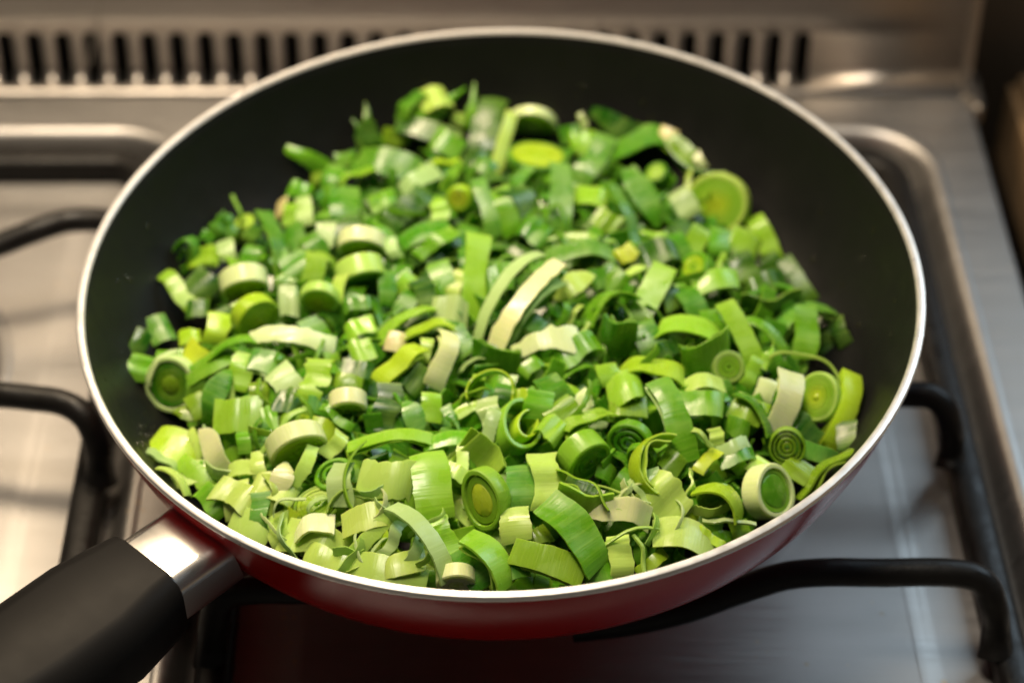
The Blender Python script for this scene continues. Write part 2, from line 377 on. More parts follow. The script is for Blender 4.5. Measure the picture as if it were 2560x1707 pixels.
# the hidden fourth finger mirrors the far right one
cR = (REC_R[0]+REC_R[1])/2
right_f.append([V((2*cR-p.x, p.y, p.z)) for p in right_f[0]])
pan_support(REC_R, 'black wire pan support carrying the red frying pan', right_f)
left_f = [fing([(252, 1205, .009), (250, 1165, .015), (243, 1110, .025), (215, 1045, .034), (160, 1008, ZF), (80, 995, ZF), (0, 987, ZF), (-120, 980, .035), (-260, 985, .03)], 0),
          fing([(360, 720, .009), (358, 690, .015), (350, 640, .025), (325, 590, .034), (285, 560, ZF), (235, 550, ZF), (170, 553, ZF), (100, 573, .0365), (0, 612, .033), (-120, 655, .029)], 0)]
pan_support(REC_L, 'black wire pan support over the empty burner beside the pan', left_f)

# ------------------------------------------------------------------ frying pan
PN = V((-.0279, -.0378, 1)).normalized()
PX = V((0, 1, 0)).cross(PN).normalized(); PY = PN.cross(PX)
PM = Matrix(((PX.x, PY.x, PN.x, 0), (PX.y, PY.y, PN.y, 0), (PX.z, PY.z, PN.z, ZR), (0, 0, 0, 1)))
PMI = PM.inverted()
pan = empty('frying_pan', (0, 0, 0), 'red frying pan with black non-stick inside, full of chopped leeks', 'frying pan'); pan.matrix_world = PM
def bez(p0, p1, p2, p3, n):
    out = []
    for k in range(n+1):
        t = k/n; a, b, c, d = (1-t)**3, 3*t*(1-t)**2, 3*t*t*(1-t), t**3
        out.append((a*p0[0]+b*p1[0]+c*p2[0]+d*p3[0], a*p0[1]+b*p1[1]+c*p2[1]+d*p3[1]))
    return out
inner_prof = bez((.1368, -.0010), (.1295, -.0260), (.1170, -.0475), (.0960, -.0478), 20)
outer_prof = bez((.1394, -.0024), (.1340, -.0270), (.1215, -.0515), (.0990, -.0530), 20)
v, f = lathe(outer_prof + [(.094, -.0535), (.00002, -.0535)]); mesh_obj('outer_shell', v, f, RED, pan)
v, f = lathe([(.1372, -.0004)] + inner_prof + [(.00002, -.0478)]); f = [t[::-1] for t in f]; mesh_obj('nonstick_lining', v, f, NONSTICK, pan)
v, f = lathe([(.1370, -.0012), (.1373, -.0001), (.1379, .0005), (.1391, .0006), (.1399, .0002), (.1402, -.0006), (.1401, -.0015), (.1398, -.0021), (.1388, -.0024)]); mesh_obj('rim', v, f, ALU, pan)
def wall_z(r):
    if r <= inner_prof[-1][0]: return inner_prof[-1][1]
    for (ra, za), (rb, zb) in zip(inner_prof, inner_prof[1:]):
        if rb <= r <= ra: return zb + (za-zb)*(r-rb)/(ra-rb)
    return 0.0
# handle: collar and grip, radially outward in pan space
HA = R(226.8)
hd = V((math.cos(HA), math.sin(HA), 0)); hs = V((-math.sin(HA), math.cos(HA), 0))     # outward, sideways
def sect(cx_, cz, wid, hei, rnd, n=5, crown=0.0, base=0.0):
    """rounded rectangle section points as (side, up)"""
    out = []
    for sx_, sz_, a0 in ((1, 1, 0), (-1, 1, 90), (-1, -1, 180), (1, -1, 270)):
        for k in range(n+1):
            a = R(a0+90*k/n)
            x = sx_*(wid/2-rnd)+rnd*math.cos(a); z = sz_*(hei/2-rnd)+rnd*math.sin(a)
            if sz_ > 0: z += crown*(1-(2*x/wid)**2)
            out.append((x, z))
    return out
def sweep(sections):
    vs_, fs = [], []; n = None
    for d, zc, wid, hei, rnd, crown in sections:
        s = sect(0, 0, wid, hei, rnd, crown=crown); n = len(s)
        for x, z in s: vs_.append(hd*(d + (.22*(z-hei/2) if d < .139 else 0)) + hs*x + V((0, 0, zc+z)))
    m = len(sections)
    for i in range(m-1):
        for k in range(n): fs.append((i*n+k, (i+1)*n+k, (i+1)*n+(k+1) % n, i*n+(k+1) % n))
    fs.append(tuple(range(n))); fs.append(tuple((m-1)*n+k for k in range(n-1, -1, -1)))
    return vs_, fs
HZ = -.0200
v, f = sweep([(.1362, HZ-.0002, .0290, .0190, .0050, .0004), (.1420, HZ, .0288, .0190, .0050, .0006), (.1610, HZ+.001, .0288, .0195, .0050, .0006)])
hnd = mesh_obj('handle', *sweep([(.1568, HZ+.0010, .0310, .0225, .006, .001), (.1576, HZ+.0010, .0335, .0245, .007, .001), (.165, HZ+.0010, .0370, .0258, .008, .0012), (.178, HZ+.001, .0415, .0262, .008, .0015), (.200, HZ+.0015, .0430, .0262, .009, .002),
                                 (.225, HZ+.003, .0420, .0255, .010, .0025), (.260, HZ+.006, .038, .0245, .010, .0025), (.300, HZ+.009, .035, .0235, .010, .002), (.325, HZ+.010, .032, .021, .009, .002), (.332, HZ+.010, .022, .014, .006, .001)]), PLASTIC, pan)
mesh_obj('collar', v, f, CHROME, pan)

# ------------------------------------------------------------------ heap of leeks: surface
def unproj_pan(px, py, z):
    o = PMI @ CAM; d = PMI.to_3x3() @ ray(px, py); return o + d*((z-o.z)/d.z)
outline = [(318, 860), (330, 790), (420, 590), (545, 530), (690, 470), (770, 400), (890, 310), (1030, 230), (1180, 235), (1390, 290), (1560, 310), (1750, 400), (1850, 500), (1940, 640), (2060, 770), (2115, 880), (2140, 960), (2140, 1090)]
bnd = []
for px, py in outline:
    p = unproj_pan(px, py, -.034); bnd.append((math.atan2(p.y, p.x), math.hypot(p.x, p.y)))
bnd.sort()
def rb(a):
    # front arc, where the heap reaches the wall
    best = None
    ang = [b[0] for b in bnd]
    if a < ang[0] or a > ang[-1]:
        span = 2*math.pi-(ang[-1]-ang[0]); t = ((a-ang[-1]) % (2*math.pi))/span
        e = bnd[-1][1]*(1-t)+bnd[0][1]*t; k = min(1, 6*min(t, 1-t)); return e*(1-k)+.124*k
    for (a0, r0), (a1, r1) in zip(bnd, bnd[1:]):
        if a0 <= a <= a1: return r0+(r1-r0)*(a-a0)/(a1-a0+1e-9)
    return .11
def heap(x, y):
    r = math.hypot(x, y); a = math.atan2(y, x); q = min(r/max(rb(a), .03), 1.0)
    top = -.0205 + .0045*max(-1, min(1, -y/.1)) + .0012*math.sin(x*95+1)*math.sin(y*110)
    z = -.046 + (top+.046)*max(0, 1-q**4.5)**.65
    return max(z, wall_z(r)+.001) if r < .1368 else 0
def heap_hit(px, py, drop=0.0):
    o = PMI @ CAM; d = (PMI.to_3x3() @ ray(px, py)).normalized()
    t = (0.012-o.z)/d.z
    for k in range(400):
        p = o+d*t
        if p.z <= heap(p.x, p.y)-drop: break
        t += .0005
    e = .002
    nx = (heap(p.x-e, p.y)-heap(p.x+e, p.y))/(2*e); ny = (heap(p.x, p.y-e)-heap(p.x, p.y+e))/(2*e)
    nn = V((max(-.8, min(.8, nx)), max(-.8, min(.8, ny)), 1)).normalized()
    return PM @ p, (PM.to_3x3() @ nn).normalized()

# ------------------------------------------------------------------ leek pieces
COL = {'dk': (.017, .105, .005), 'dg': (.014, .085, .009), 'md': (.052, .235, .006), 'm2': (.115, .350, .008), 'bg': (.105, .320, .036), 'ol': (.180, .330, .010),
       'lt': (.260, .510, .026), 'yl': (.385, .600, .020), 'yb': (.54, .68, .03), 'pl': (.500, .720, .140), 'wh': (.740, .850, .430), 'gr': (.550, .750, .310), 'cr': (.78, .68, .32)}
NAME = {'dk': 'dark green', 'dg': 'deep bluish green', 'md': 'mid green', 'm2': 'bright green', 'bg': 'blue-green', 'ol': 'olive green', 'lt': 'light green', 'yl': 'yellow-green',
        'yb': 'bright yellow', 'pl': 'pale yellow-green', 'wh': 'creamy white', 'gr': 'greyish pale', 'cr': 'cream'}
PIECES = []      # (object, kind, colour, px, py, size, shape word)

def jitter(c, a=.12):
    k = 1+rng.uniform(-a, a); return tuple(min(.95, max(.004, x*k*(1+rng.uniform(-.06, .06)))) for x in c)

MATL = [LEEK]
def finish(me, uvs, surf, drift=None):
    if drift is not None:
        dt = me.attributes.new('drift', 'FLOAT', 'POINT'); dt.data.foreach_set('value', np.asarray(drift, dtype=np.float32))
    uvl = me.uv_layers.new(name='UVMap')
    li = np.zeros(len(me.loops), dtype=np.int32); me.loops.foreach_get('vertex_index', li)
    arr = np.asarray(uvs, dtype=np.float32)[li]; uvl.data.foreach_set('uv', arr.ravel())
    at = me.attributes.new('surf', 'FLOAT', 'FACE'); at.data.foreach_set('value', np.asarray(surf, dtype=np.float32))
    me.polygons.foreach_set('use_smooth', [True]*len(me.polygons)); me.set_sharp_from_angle(angle=R(38))
    me.materials.append(MATL[0]); MATL[0] = LEEK

def band_geo(P, Nn, W, width, thick, r, skew=0, twist=0, ragged=0.0, fold=0.0, taper=None, nv=5):
    """verts/faces of a strip swept along P; Nn outward normals; W width direction"""
    m = len(P); vs_, uvs, fs, surf = [], [], [], []
    L_ = [0.0]
    for a, b in zip(P, P[1:]): L_.append(L_[-1]+(b-a).length)
    tot = L_[-1]
    jit = [[r.gauss(0, 1) for _ in range(2)] for _ in range(m)]
    for side in (0, 1):
        for i in range(m):
            s = L_[i]/max(tot, 1e-6)
            tang = (P[min(i+1, m-1)]-P[max(i-1, 0)]).normalized()
            w_ = (Matrix.Rotation(twist*(s-.5), 3, tang) @ W).normalized(); n_ = (Matrix.Rotation(twist*(s-.5), 3, tang) @ Nn[i]).normalized()
            tp = 1.0 if taper is None else taper(s)
            for j in range(nv):
                q = -1+2*j/(nv-1)
                x = q*width/2*tp
                if j in (0, nv-1): x += jit[i][0 if j == 0 else 1]*ragged
                end = skew*q*(abs(2*s-1)**3)*(1)      # oblique cut ends
                th = (thick/2)*(1 if side == 0 else -1)
                if i in (0, m-1) or j in (0, nv-1): th *= .72
                cup = fold*(abs(q))*width*.5
                vs_.append(P[i] + w_*x + n_*(th-cup) + tang*end*(1 if True else 0))
                uvs.append((L_[i]*1000, q*width*500))
    o = m*nv
    for i in range(m-1):
        for j in range(nv-1):
            a = i*nv+j
            fs.append((a, a+1, a+nv+1, a+nv)); surf.append(0.0)
            fs.append((o+a, o+a+nv, o+a+nv+1, o+a+1)); surf.append(0.55)
        for j, fl in ((0, 0), (nv-1, 1)):
            a, b = i*nv+j, (i+1)*nv+j
            fs.append((a, b, o+b, o+a) if fl == 0 else (b, a, o+a, o+b)); surf.append(2.0)
    for i, fl in ((0, 1), (m-1, 0)):
        for j in range(nv-1):
            a = i*nv+j
            fs.append((a, a+1, o+a+1, o+a) if fl == 0 else (a+1, a, o+a, o+a+1)); surf.append(1.6)
    return vs_, fs, uvs, surf

def arc_path(P1, P2, bulge, turn, n):
    """circular arc from P1 to P2 turning by `turn` radians, bulging towards `bulge`; slightly irregular"""
    c = P2-P1; L_ = c.length; ex = c.normalized(); b = (bulge-ex*bulge.dot(ex)).normalized(); mid = (P1+P2)/2
    if turn < .05: turn = .05
    rad = L_/2/math.sin(turn/2); h = rad*math.cos(turn/2)
    P, Nn = [], []
    for k in range(n):
        a = -turn/2+turn*k/(n-1)
        n_ = ex*math.sin(a)+b*math.cos(a); P.append(mid - b*h + n_*rad); Nn.append(n_)
    return P, Nn

def make_strip(x1, y1, x2, y2, wpx, turn=25, psi=90, c='md', lift=.0022, th=None, fold=0.0, ragged=.00012, taper=None, twist=None, drop=0.0, name=None, flat=.5):
    cx_, cy_ = (x1+x2)/2, (y1+y2)/2
    if wpx > 16 and turn < 100: psi += rng.uniform(-15, 15)
    if wpx > 16 and 20 <= turn <= 60: turn += rng.uniform(5, 34)
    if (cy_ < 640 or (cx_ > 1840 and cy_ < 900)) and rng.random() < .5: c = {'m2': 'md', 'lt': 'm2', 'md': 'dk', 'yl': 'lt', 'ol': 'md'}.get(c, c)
    if cx_ < 1150 and cy_ > 1150 and rng.random() < .4: c = {'m2': 'lt', 'lt': 'pl', 'yl': 'pl', 'md': 'lt', 'ol': 'pl'}.get(c, c)
    if cy_ > 1100: flat = .28
    C, nn = heap_hit(cx_, cy_, drop); v = (CAM-C).normalized()
    m = (v*flat+nn*(1-flat)).normalized()
    C = C + v*(lift + rng.uniform(-.0004, .0020))
    ext = .05 if turn < 100 else 0
    x1, y1, x2, y2 = x1-(x2-x1)*ext, y1-(y2-y1)*ext, x2+(x2-x1)*ext, y2+(y2-y1)*ext
    P1, P2 = on_plane(x1, y1, C, m), on_plane(x2, y2, C, m)
    ch = (P2-P1).normalized(); s = m.cross(ch).normalized()
    bul = s*math.cos(R(psi)) + m*math.sin(R(psi))
    T = R(turn)
    P, Nn = arc_path(P1, P2, bul, T, max(8, int(10+turn/14)))
    # shift so that the chord's middle of mass stays at the heap surface
    if turn > 60: sag = (P[len(P)//2]-(P1+P2)/2); P = [p - sag*.15 for p in P]
    W = ch.cross(bul).normalized()
    mpp = (C-CAM).length/FPX
    width = wpx*mpp*1.20/(max(.60, abs(math.sin(R(psi)))) if abs(math.sin(R(psi))) > .4 else 1); thick = th if th else rng.uniform(.0007, .0012)
    tw = R(rng.uniform(-14, 14)) if twist is None else R(twist)
    sk = rng.uniform(-.10, .10)*width
    ctr = (P1+P2)/2
    amp = rng.uniform(.0002, .0008)*min(1, (P2-P1).length/.015); f_, p_ = rng.uniform(.7, 1.9), rng.uniform(0, 6.3)
    P = [p + Nn[i]*amp*math.sin(6.283*f_*i/(len(P)-1)+p_) + W*amp*1.2*math.sin(4.0*f_*i/(len(P)-1)+p_*1.7) for i, p in enumerate(P)]
    tp0 = taper or (lambda q: 1.0); wa, wp, wf = rng.uniform(.02, .10), rng.uniform(0, 6.3), rng.uniform(2, 7)
    taper = lambda q: tp0(q)*(1+wa*math.sin(wf*q+wp))
    if not fold: fold = rng.choice((0, 0, .05, .10, -.06))
    vs_, fs, uvs, surf = band_geo([p-ctr for p in P], Nn, W, width, thick, rng, sk, tw, ragged, fold, taper)
    kind = name or ('leek_ring' if turn >= 150 else ('leek_leaf' if (P2-P1).length < width*1.7 and turn < 75 else 'leek_strip'))
    me = bpy.data.meshes.new(kind); me.from_pydata([tuple(q) for q in vs_], [], fs)
    umax = max(q[0] for q in uvs) or 1; dd, ds = rng.uniform(0, .38), rng.choice((0, 1)); dc = rng.uniform(-.16, .16)
    if c in ('gr',) or wpx < 16: MATL[0] = FILM
    finish(me, uvs, surf, [dd*abs(ds-q[0]/umax)**1.5 + dc*q[1]/(width*500) for q in uvs])
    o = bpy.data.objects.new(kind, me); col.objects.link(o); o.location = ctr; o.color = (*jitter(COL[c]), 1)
    if wpx >= 36 and turn >= 38 and c not in ('gr',) and rng.random() < .55:      # a second leaf layer nested inside
        n0 = len(P); k0 = rng.randint(0, 2); k1 = n0-rng.randint(0, 2); of = thick + rng.uniform(.0001, .0009); sh = W*rng.uniform(-.10, .10)*width
        P3 = [p-ctr-Nn[i]*(of*(1+.5*math.sin(i*.6)))+sh for i, p in enumerate(P)][k0:k1]
        g2 = band_geo(P3, Nn[k0:k1], W, width*rng.uniform(.9, 1.02), thick*.8, rng, -sk, tw*.7, ragged, fold, taper)
        me2 = bpy.data.meshes.new('inner_layer'); me2.from_pydata([tuple(q) for q in g2[0]], [], g2[1]); finish(me2, g2[2], g2[3])
        o2 = bpy.data.objects.new('inner_layer', me2); col.objects.link(o2); o2.parent = o
        cc2 = V(o.color[:3]).lerp(V(COL['pl']), rng.uniform(.12, .4)); o2.color = (cc2.x, cc2.y, cc2.z, 1)
    shp = 'hooped' if turn >= 120 else ('arched' if turn >= 62 else ('curved' if turn >= 40 else 'flat'))
    PIECES.append([o, kind, c, cx_, cy_, (P2-P1).length+width, shp])
    return o

def shell_geo(r0, r1, h, oval, r, n=30, z0=0.0, wob=0.0, bv=.0004, ph=0.0):
    """ring (or disc when r0 == 0) of height h round the z axis"""
    prof = [(r0, -h/2+bv*.5), (r0+bv*.4, -h/2), (r1-bv, -h/2), (r1, -h/2+bv), (r1*1.01, 0), (r1, h/2-bv), (r1-bv, h/2), (r0+bv*.4, h/2), (r0, h/2-bv*.5)] if r0 > 0 else \
           [(.00005, -h/2), (r1-.0003, -h/2), (r1, -h/2+.0004), (r1, h/2-.0004), (r1-.0004, h/2), (r1*.5, h/2+.0003), (.00005, h/2+.0004)]
    vs_, uvs, fs, surf = [], [], [], []
    m = len(prof)
    for q, z in prof:
        for k in range(n):
            a = 2*math.pi*k/n; rr = q*(1+wob*math.sin(2*a+ph)+wob*.5*math.sin(3*a+2*ph))
            vs_.append(V((rr*math.cos(a), rr*math.sin(a)*oval, z+z0)))
            side = abs(z) < h/2-.0001
            uvs.append((r1*1000*abs(((a+ph) % (2*math.pi))-math.pi) if side else a*1.2, z*1000))
    for i in range(m if r0 > 0 else m-1):
        i2 = (i+1) % m
        za, zb = prof[i][1], prof[i2][1]; cut = abs(za) > h/2-.00045 and abs(zb) > h/2-.00045 and za*zb > 0
        inner = r0 > 0 and i == m-1
        for k in range(n):
            k2 = (k+1) % n
            fs.append((i*n+k, i*n+k2, i2*n+k2, i2*n+k)); surf.append(.55 if inner else (.3 if cut else 0))
    return vs_, fs, uvs, surf

def make_coin(px, py, rpx, hpx, tilt, direc, side, face, core, oval=1.0, gap=.00002, layers=None, lift=.003, drop=0.0, rot=0, hollow=False, og=0.0, cfr=.86):
    C, nn = heap_hit(px, py, drop); v = (CAM-C).normalized(); mpp = (C-CAM).length/FPX
    C = C + v*lift
    rad, h = rpx*mpp, hpx*mpp
    upv = (UP - v*UP.dot(v)).normalized(); rtv = upv.cross(v).normalized()
    axd = rtv*math.cos(R(direc)) + upv*math.sin(R(direc))
    ax = (v*math.cos(R(tilt)) + axd*math.sin(R(tilt))).normalized()
    # keep the face centre on the pixel
    C = C - ax*(h*.35)
    x_ = (rtv - ax*rtv.dot(ax)).normalized(); x_ = Matrix.Rotation(R(rot), 3, ax) @ x_; y_ = ax.cross(x_)
    root = empty('leek_slice', C); root.rotation_mode = 'QUATERNION'
    root.rotation_quaternion = Matrix(((x_.x, y_.x, ax.x), (x_.y, y_.y, ax.y), (x_.z, y_.z, ax.z))).to_quaternion()
    n = layers or max(3, min(6, int(rad/.0016)))
    wob = rng.uniform(.01, .05); ph = rng.uniform(0, 6)
    r1 = rad; cs, cf, cc = V(jitter(COL[side])), V(jitter(COL[face])), V(jitter(COL[core]))
    tl = rad*cfr/n if not hollow else rad*.2
    ecc = V((0, 0, 0))
    for k in range(n+1):
        t = k/n
        r0 = 0 if k == n else r1 - tl*rng.uniform(.8, 1.15)
        dz = (-.10*h if og and k else 0) + (rng.uniform(-.02, .02)*h if gap < .0002 else rng.uniform(-.1, .1)*h)
        vs_, fs, uvs, surf = shell_geo(max(r0, 0) if k < n else 0, r1, h*(1.0 if gap < .0002 else rng.uniform(.93, 1.0)), oval, rng, z0=dz*(1 if gap < .0002 else .45), wob=wob*(1+.6*t), ph=ph+.5*t*wob*20, bv=(.0004 if k == 0 else (.00006 if gap < .0002 else .0003)))
        vs_ = [q+ecc for q in vs_]
        nm = 'outer_layer' if k == 0 else ('core' if k == n else 'inner_layer')
        me = bpy.data.meshes.new(nm); me.from_pydata([tuple(q) for q in vs_], [], fs); finish(me, uvs, surf)
        o = bpy.data.objects.new(nm, me); col.objects.link(o); o.parent = root
        cc_ = cs if k == 0 else (cf.lerp(cc, max(0, (t-.35)/.65)))
        if k and k % 2: cc_ = cc_*(.97 if gap < .0002 else .85)
        o.color = (cc_[0], cc_[1], cc_[2], 1)
        if hollow: break
        r1 = r0 - gap*(1+rng.random()) - (og if k == 0 else 0) - rng.choice((0, .00004, .00012))
        ecc += V((rng.uniform(-1, 1), rng.uniform(-1, 1), 0))*min(tl*.10, .00015)
        if r1 < .0008: break
    PIECES.append([root, 'leek_slice', side, px, py, rad*2, 'round' if oval > .85 else 'oval', face])
    return root
S, K = make_strip, make_coin
point = lambda s: max(.08, 1-s)**.8 if s > .5 else 1.0
lens = lambda s: max(.15, math.sin(math.pi*(.06+.88*s)))

# --- far left of the heap
S(531, 597, 555, 530, 32, 30, 90, 'md', taper=point); S(562, 540, 578, 605, 30, 25, 90, 'm2')
K(612, 560, 32, 45, 50, 110, 'dk', 'yl', 'pl'); S(620, 600, 660, 570, 45, 60, 60, 'dk')
K(456, 643, 52, 36, 38, 200, 'md', 'dk', 'dk', oval=.62, rot=70, hollow=True); K(460, 645, 30, 34, 38, 200, 'm2', 'dk', 'dk', oval=.5, rot=70, hollow=True); S(480, 650, 545, 640, 62, 40, 70, 'ol')
S(408, 688, 490, 780, 32, 25, 80, 'lt'); S(480, 690, 530, 735, 62, 40, 90, 'dk'); S(505, 585, 530, 600, 24, 20, 90, 'm2')
S(560, 605, 575, 650, 34, 35, 90, 'gr'); S(470, 775, 520, 770, 40, 40, 90, 'dk')
S(640, 620, 615, 685, 42, 25, 90, 'md'); S(655, 540, 700, 720, 30, 30, 60, 'm2'); S(700, 690, 735, 720, 22, 25, 90, 'm2')
S(735, 510, 730, 560, 38, 20, 90, 'lt'); S(702, 545, 712, 500, 22, 50, 50, 'cr'); S(725, 470, 780, 485, 36, 30, 90, 'lt'); S(755, 500, 770, 560, 34, 25, 90, 'gr')
S(862, 470, 868, 590, 56, 45, 90, 'm2'); S(725, 640, 770, 690, 62, 25, 90, 'md'); S(795, 640, 770, 730, 46, 40, 80, 'ol')
S(770, 590, 800, 640, 45, 20, 90, 'md'); S(690, 640, 720, 660, 40, 20, 90, 'bg'); S(815, 560, 810, 620, 40, 20, 90, 'gr')
S(560, 640, 600, 690, 30, 40, 40, 'lt')
K(613, 720, 58, 50, 64, 280, 'wh', 'yl', 'yl'); K(645, 800, 62, 42, 50, 318, 'yl', 'yl', 'yb'); S(700, 752, 745, 752, 72, 30, 90, 'gr', th=.0008)
K(798, 752, 48, 32, 50, 258, 'pl', 'yl', 'yb'); K(905, 622, 60, 42, 62, 265, 'wh', 'yl', 'yb')
K(905, 700, 60, 55, 66, 285, 'pl', 'md', 'dk'); S(838, 760, 905, 660, 34, 110, 40, 'pl'); S(860, 770, 920, 755, 34, 40, 90, 'md')
S(632, 848, 826, 866, 42, 95, 68, 'wh', th=.0014, ragged=.0003, lift=.005); S(660, 868, 800, 872, 34, 70, 60, 'lt'); S(770, 840, 830, 900, 32, 50, 60, 'lt')
S(552, 788, 535, 855, 48, 50, 90, 'yl'); S(370, 832, 425, 820, 68, 20, 90, 'md'); S(330, 850, 365, 870, 60, 25, 90, 'dk'); S(590, 760, 625, 790, 24, 20, 90, 'lt')
# --- far edge
S(930, 365, 911, 262, 36, 20, 90, 'dk', taper=point); S(915, 368, 880, 302, 27, 20, 90, 'md', taper=point); S(812, 428, 716, 368, 44, 30, 80, 'lt', taper=lambda s: 1-.55*s)
S(1000, 295, 1055, 235, 26, 70, 30, 'm2'); S(1052, 262, 1122, 245, 46, 110, 55, 'pl', lift=.004); S(1035, 305, 1158, 232, 42, 25, 90, 'm2', taper=point)
S(1170, 318, 1188, 212, 24, 20, 80, 'm2', taper=point); S(1240, 250, 1192, 395, 58, 35, 90, 'md', lift=.004); S(1278, 290, 1222, 445, 26, 25, 70, 'pl', lift=.0045)
K(1330, 318, 66, 26, 60, 262, 'wh', 'lt', 'gr'); S(1000, 312, 1142, 358, 44, 30, 80, 'md'); S(995, 315, 1135, 352, 10, 25, 60, 'lt')
S(898, 402, 1035, 432, 64, 60, 90, 'm2'); S(850, 468, 932, 425, 32, 50, 60, 'lt'); S(815, 482, 848, 420, 38, 40, 90, 'md')
S(1055, 422, 1145, 408, 16, 45, 45, 'yl'); S(1145, 408, 1108, 475, 16, 45, 45, 'yl'); S(1010, 478, 1088, 425, 38, 25, 90, 'gr'); S(1060, 480, 958, 585, 50, 35, 90, 'md')
K(1146, 497, 32, 30, 22, 225, 'yl', 'yb', 'yb', lift=.005); S(1198, 455, 1234, 588, 34, 35, 85, 'bg'); S(1248, 475, 1282, 582, 42, 40, 90, 'lt'); S(1270, 470, 1332, 545, 52, 60, 60, 'dk')
S(928, 512, 988, 495, 46, 35, 90, 'lt'); S(1008, 606, 1122, 570, 48, 55, 70, 'ol'); S(1050, 640, 1135, 580, 34, 40, 80, 'm2'); S(1095, 500, 1102, 548, 36, 20, 90, 'lt'); S(972, 598, 992, 642, 26, 20, 90, 'gr')
S(960, 340, 1020, 345, 35, 30, 90, 'ol'); S(1090, 345, 1150, 380, 50, 20, 90, 'm2'); S(840, 400, 890, 395, 30, 25, 90, 'm2'); S(900, 355, 960, 365, 34, 25, 90, 'md')
S(1130, 300, 1165, 300, 26, 20, 90, 'pl'); S(1190, 410, 1235, 430, 40, 25, 90, 'ol'); S(780, 440, 830, 430, 34, 25, 90, 'ol')
K(1344, 390, 76, 28, 64, 85, 'md', 'yl', 'yl', lift=.005); S(1588, 338, 1485, 282, 60, 30, 85, 'dk', taper=lambda s: 1-.6*s); S(1430, 362, 1492, 352, 46, 30, 90, 'yl')
S(1518, 350, 1448, 462, 52, 30, 90, 'bg', lift=.004); S(1528, 378, 1664, 345, 52, 45, 50, 'md'); S(1672, 372, 1810, 442, 27, 65, 145, 'md', lift=.005); S(1672, 350, 1735, 415, 44, 35, 80, 'ol')
S(1650, 330, 1690, 345, 30, 40, 80, 'cr'); S(1740, 382, 1757, 420, 20, 20, 90, 'wh'); S(1450, 285, 1465, 320, 14, 20, 90, 'gr'); S(1405, 345, 1465, 330, 40, 40, 90, 'm2')
K(1790, 512, 80, 34, 20, 195, 'pl', 'lt', 'yb', lift=.006); S(1888, 545, 1942, 655, 42, 30, 90, 'yl'); S(1568, 430, 1642, 562, 56, 30, 90, 'm2', taper=lens, lift=.004); K(1640, 432, 30, 30, 40, 130, 'md', 'lt', 'pl')
S(1540, 470, 1587, 608, 24, 25, 70, 'md'); S(1396, 420, 1406, 572, 46, 30, 90, 'bg', lift=.004); S(1438, 490, 1515, 505, 52, 50, 80, 'lt'); S(1308, 562, 1372, 602, 56, 25, 90, 'md'); S(1378, 602, 1532, 600, 22, 20, 70, 'yl', taper=lens)
S(1372, 645, 1532, 632, 48, 50, 62, 'bg'); S(1600, 588, 1672, 592, 18, 20, 70, 'yl', taper=lens); S(1602, 645, 1692, 628, 60, 40, 80, 'dk'); S(1548, 648, 1588, 622, 36, 30, 90, 'yb')
S(1797, 575, 1800, 642, 44, 30, 90, 'lt', lift=.005); S(1826, 598, 1890, 630, 62, 40, 85, 'lt'); S(1722, 642, 1752, 575, 42, 25, 90, 'lt'); S(1690, 480, 1730, 540, 46, 25, 90, 'gr'); S(1290, 500, 1320, 420, 24, 20, 80, 'm2'); S(1490, 540, 1540, 570, 46, 25, 90, 'ol')
S(1280, 620, 1330, 650, 30, 25, 90, 'dk'); S(1680, 590, 1715, 640, 36, 25, 90, 'ol')
# --- middle
S(1193, 595, 1178, 792, 50, 30, 90, 'lt', lift=.005); S(1238, 678, 1302, 660, 34, 150, 12, 'm2'); S(1235, 882, 1394, 664, 40, 72, 66, 'wh', lift=.008, ragged=.0003); S(1195, 860, 1345, 640, 26, 60, 70, 'gr', lift=.0045, th=.0005)
S(1262, 868, 1398, 705, 30, 50, 80, 'gr', lift=.005, th=.0005); S(1392, 745, 1476, 690, 54, 45, 80, 'pl', taper=lens); S(1290, 878, 1444, 848, 72, 30, 95, 'wh', lift=.006, ragged=.0006, taper=lambda s: .35+.65*s); S(1425, 812, 1450, 765, 11, 30, 60, 'pl'); S(1440, 870, 1470, 808, 10, 20, 80, 'pl')
S(1395, 905, 1490, 852, 52, 30, 90, 'm2'); S(1084, 778, 1166, 790, 66, 30, 90, 'gr'); S(945, 852, 1072, 770, 32, 65, 45, 'lt'); S(1020, 842, 1156, 826, 36, 85, 48, 'yl'); S(1120, 832, 1088, 962, 40, 55, 60, 'wh', lift=.004)
S(1052, 868, 958, 955, 48, 65, 118, 'yl', lift=.005); S(968, 850, 1012, 862, 46, 40, 90, 'cr'); S(1068, 848, 1060, 905, 27, 35, 80, 'pl'); S(1172, 992, 1288, 978, 42, 200, 14, 'yl', lift=.004); S(1188, 990, 1200, 940, 28, 40, 90, 'lt')
S(1130, 830, 1172, 882, 56, 25, 90, 'md'); S(1185, 880, 1295, 902, 36, 45, 140, 'md'); S(1095, 658, 1132, 742, 46, 35, 85, 'm2'); S(1156, 680, 1130, 742, 32, 20, 90, 'pl'); S(1048, 700, 1082, 762, 52, 25, 90, 'dg')
S(965, 682, 970, 762, 36, 45, 90, 'md'); S(1000, 738, 1032, 690, 36, 35, 90, 'lt'); S(898, 665, 962, 690, 60, 60, 90, 'dk'); S(1215, 705, 1282, 692, 62, 35, 95, 'm2'); S(1465, 815, 1585, 738, 46, 120, 35, 'm2'); S(1482, 770, 1590, 800, 34, 100, 20, 'md')
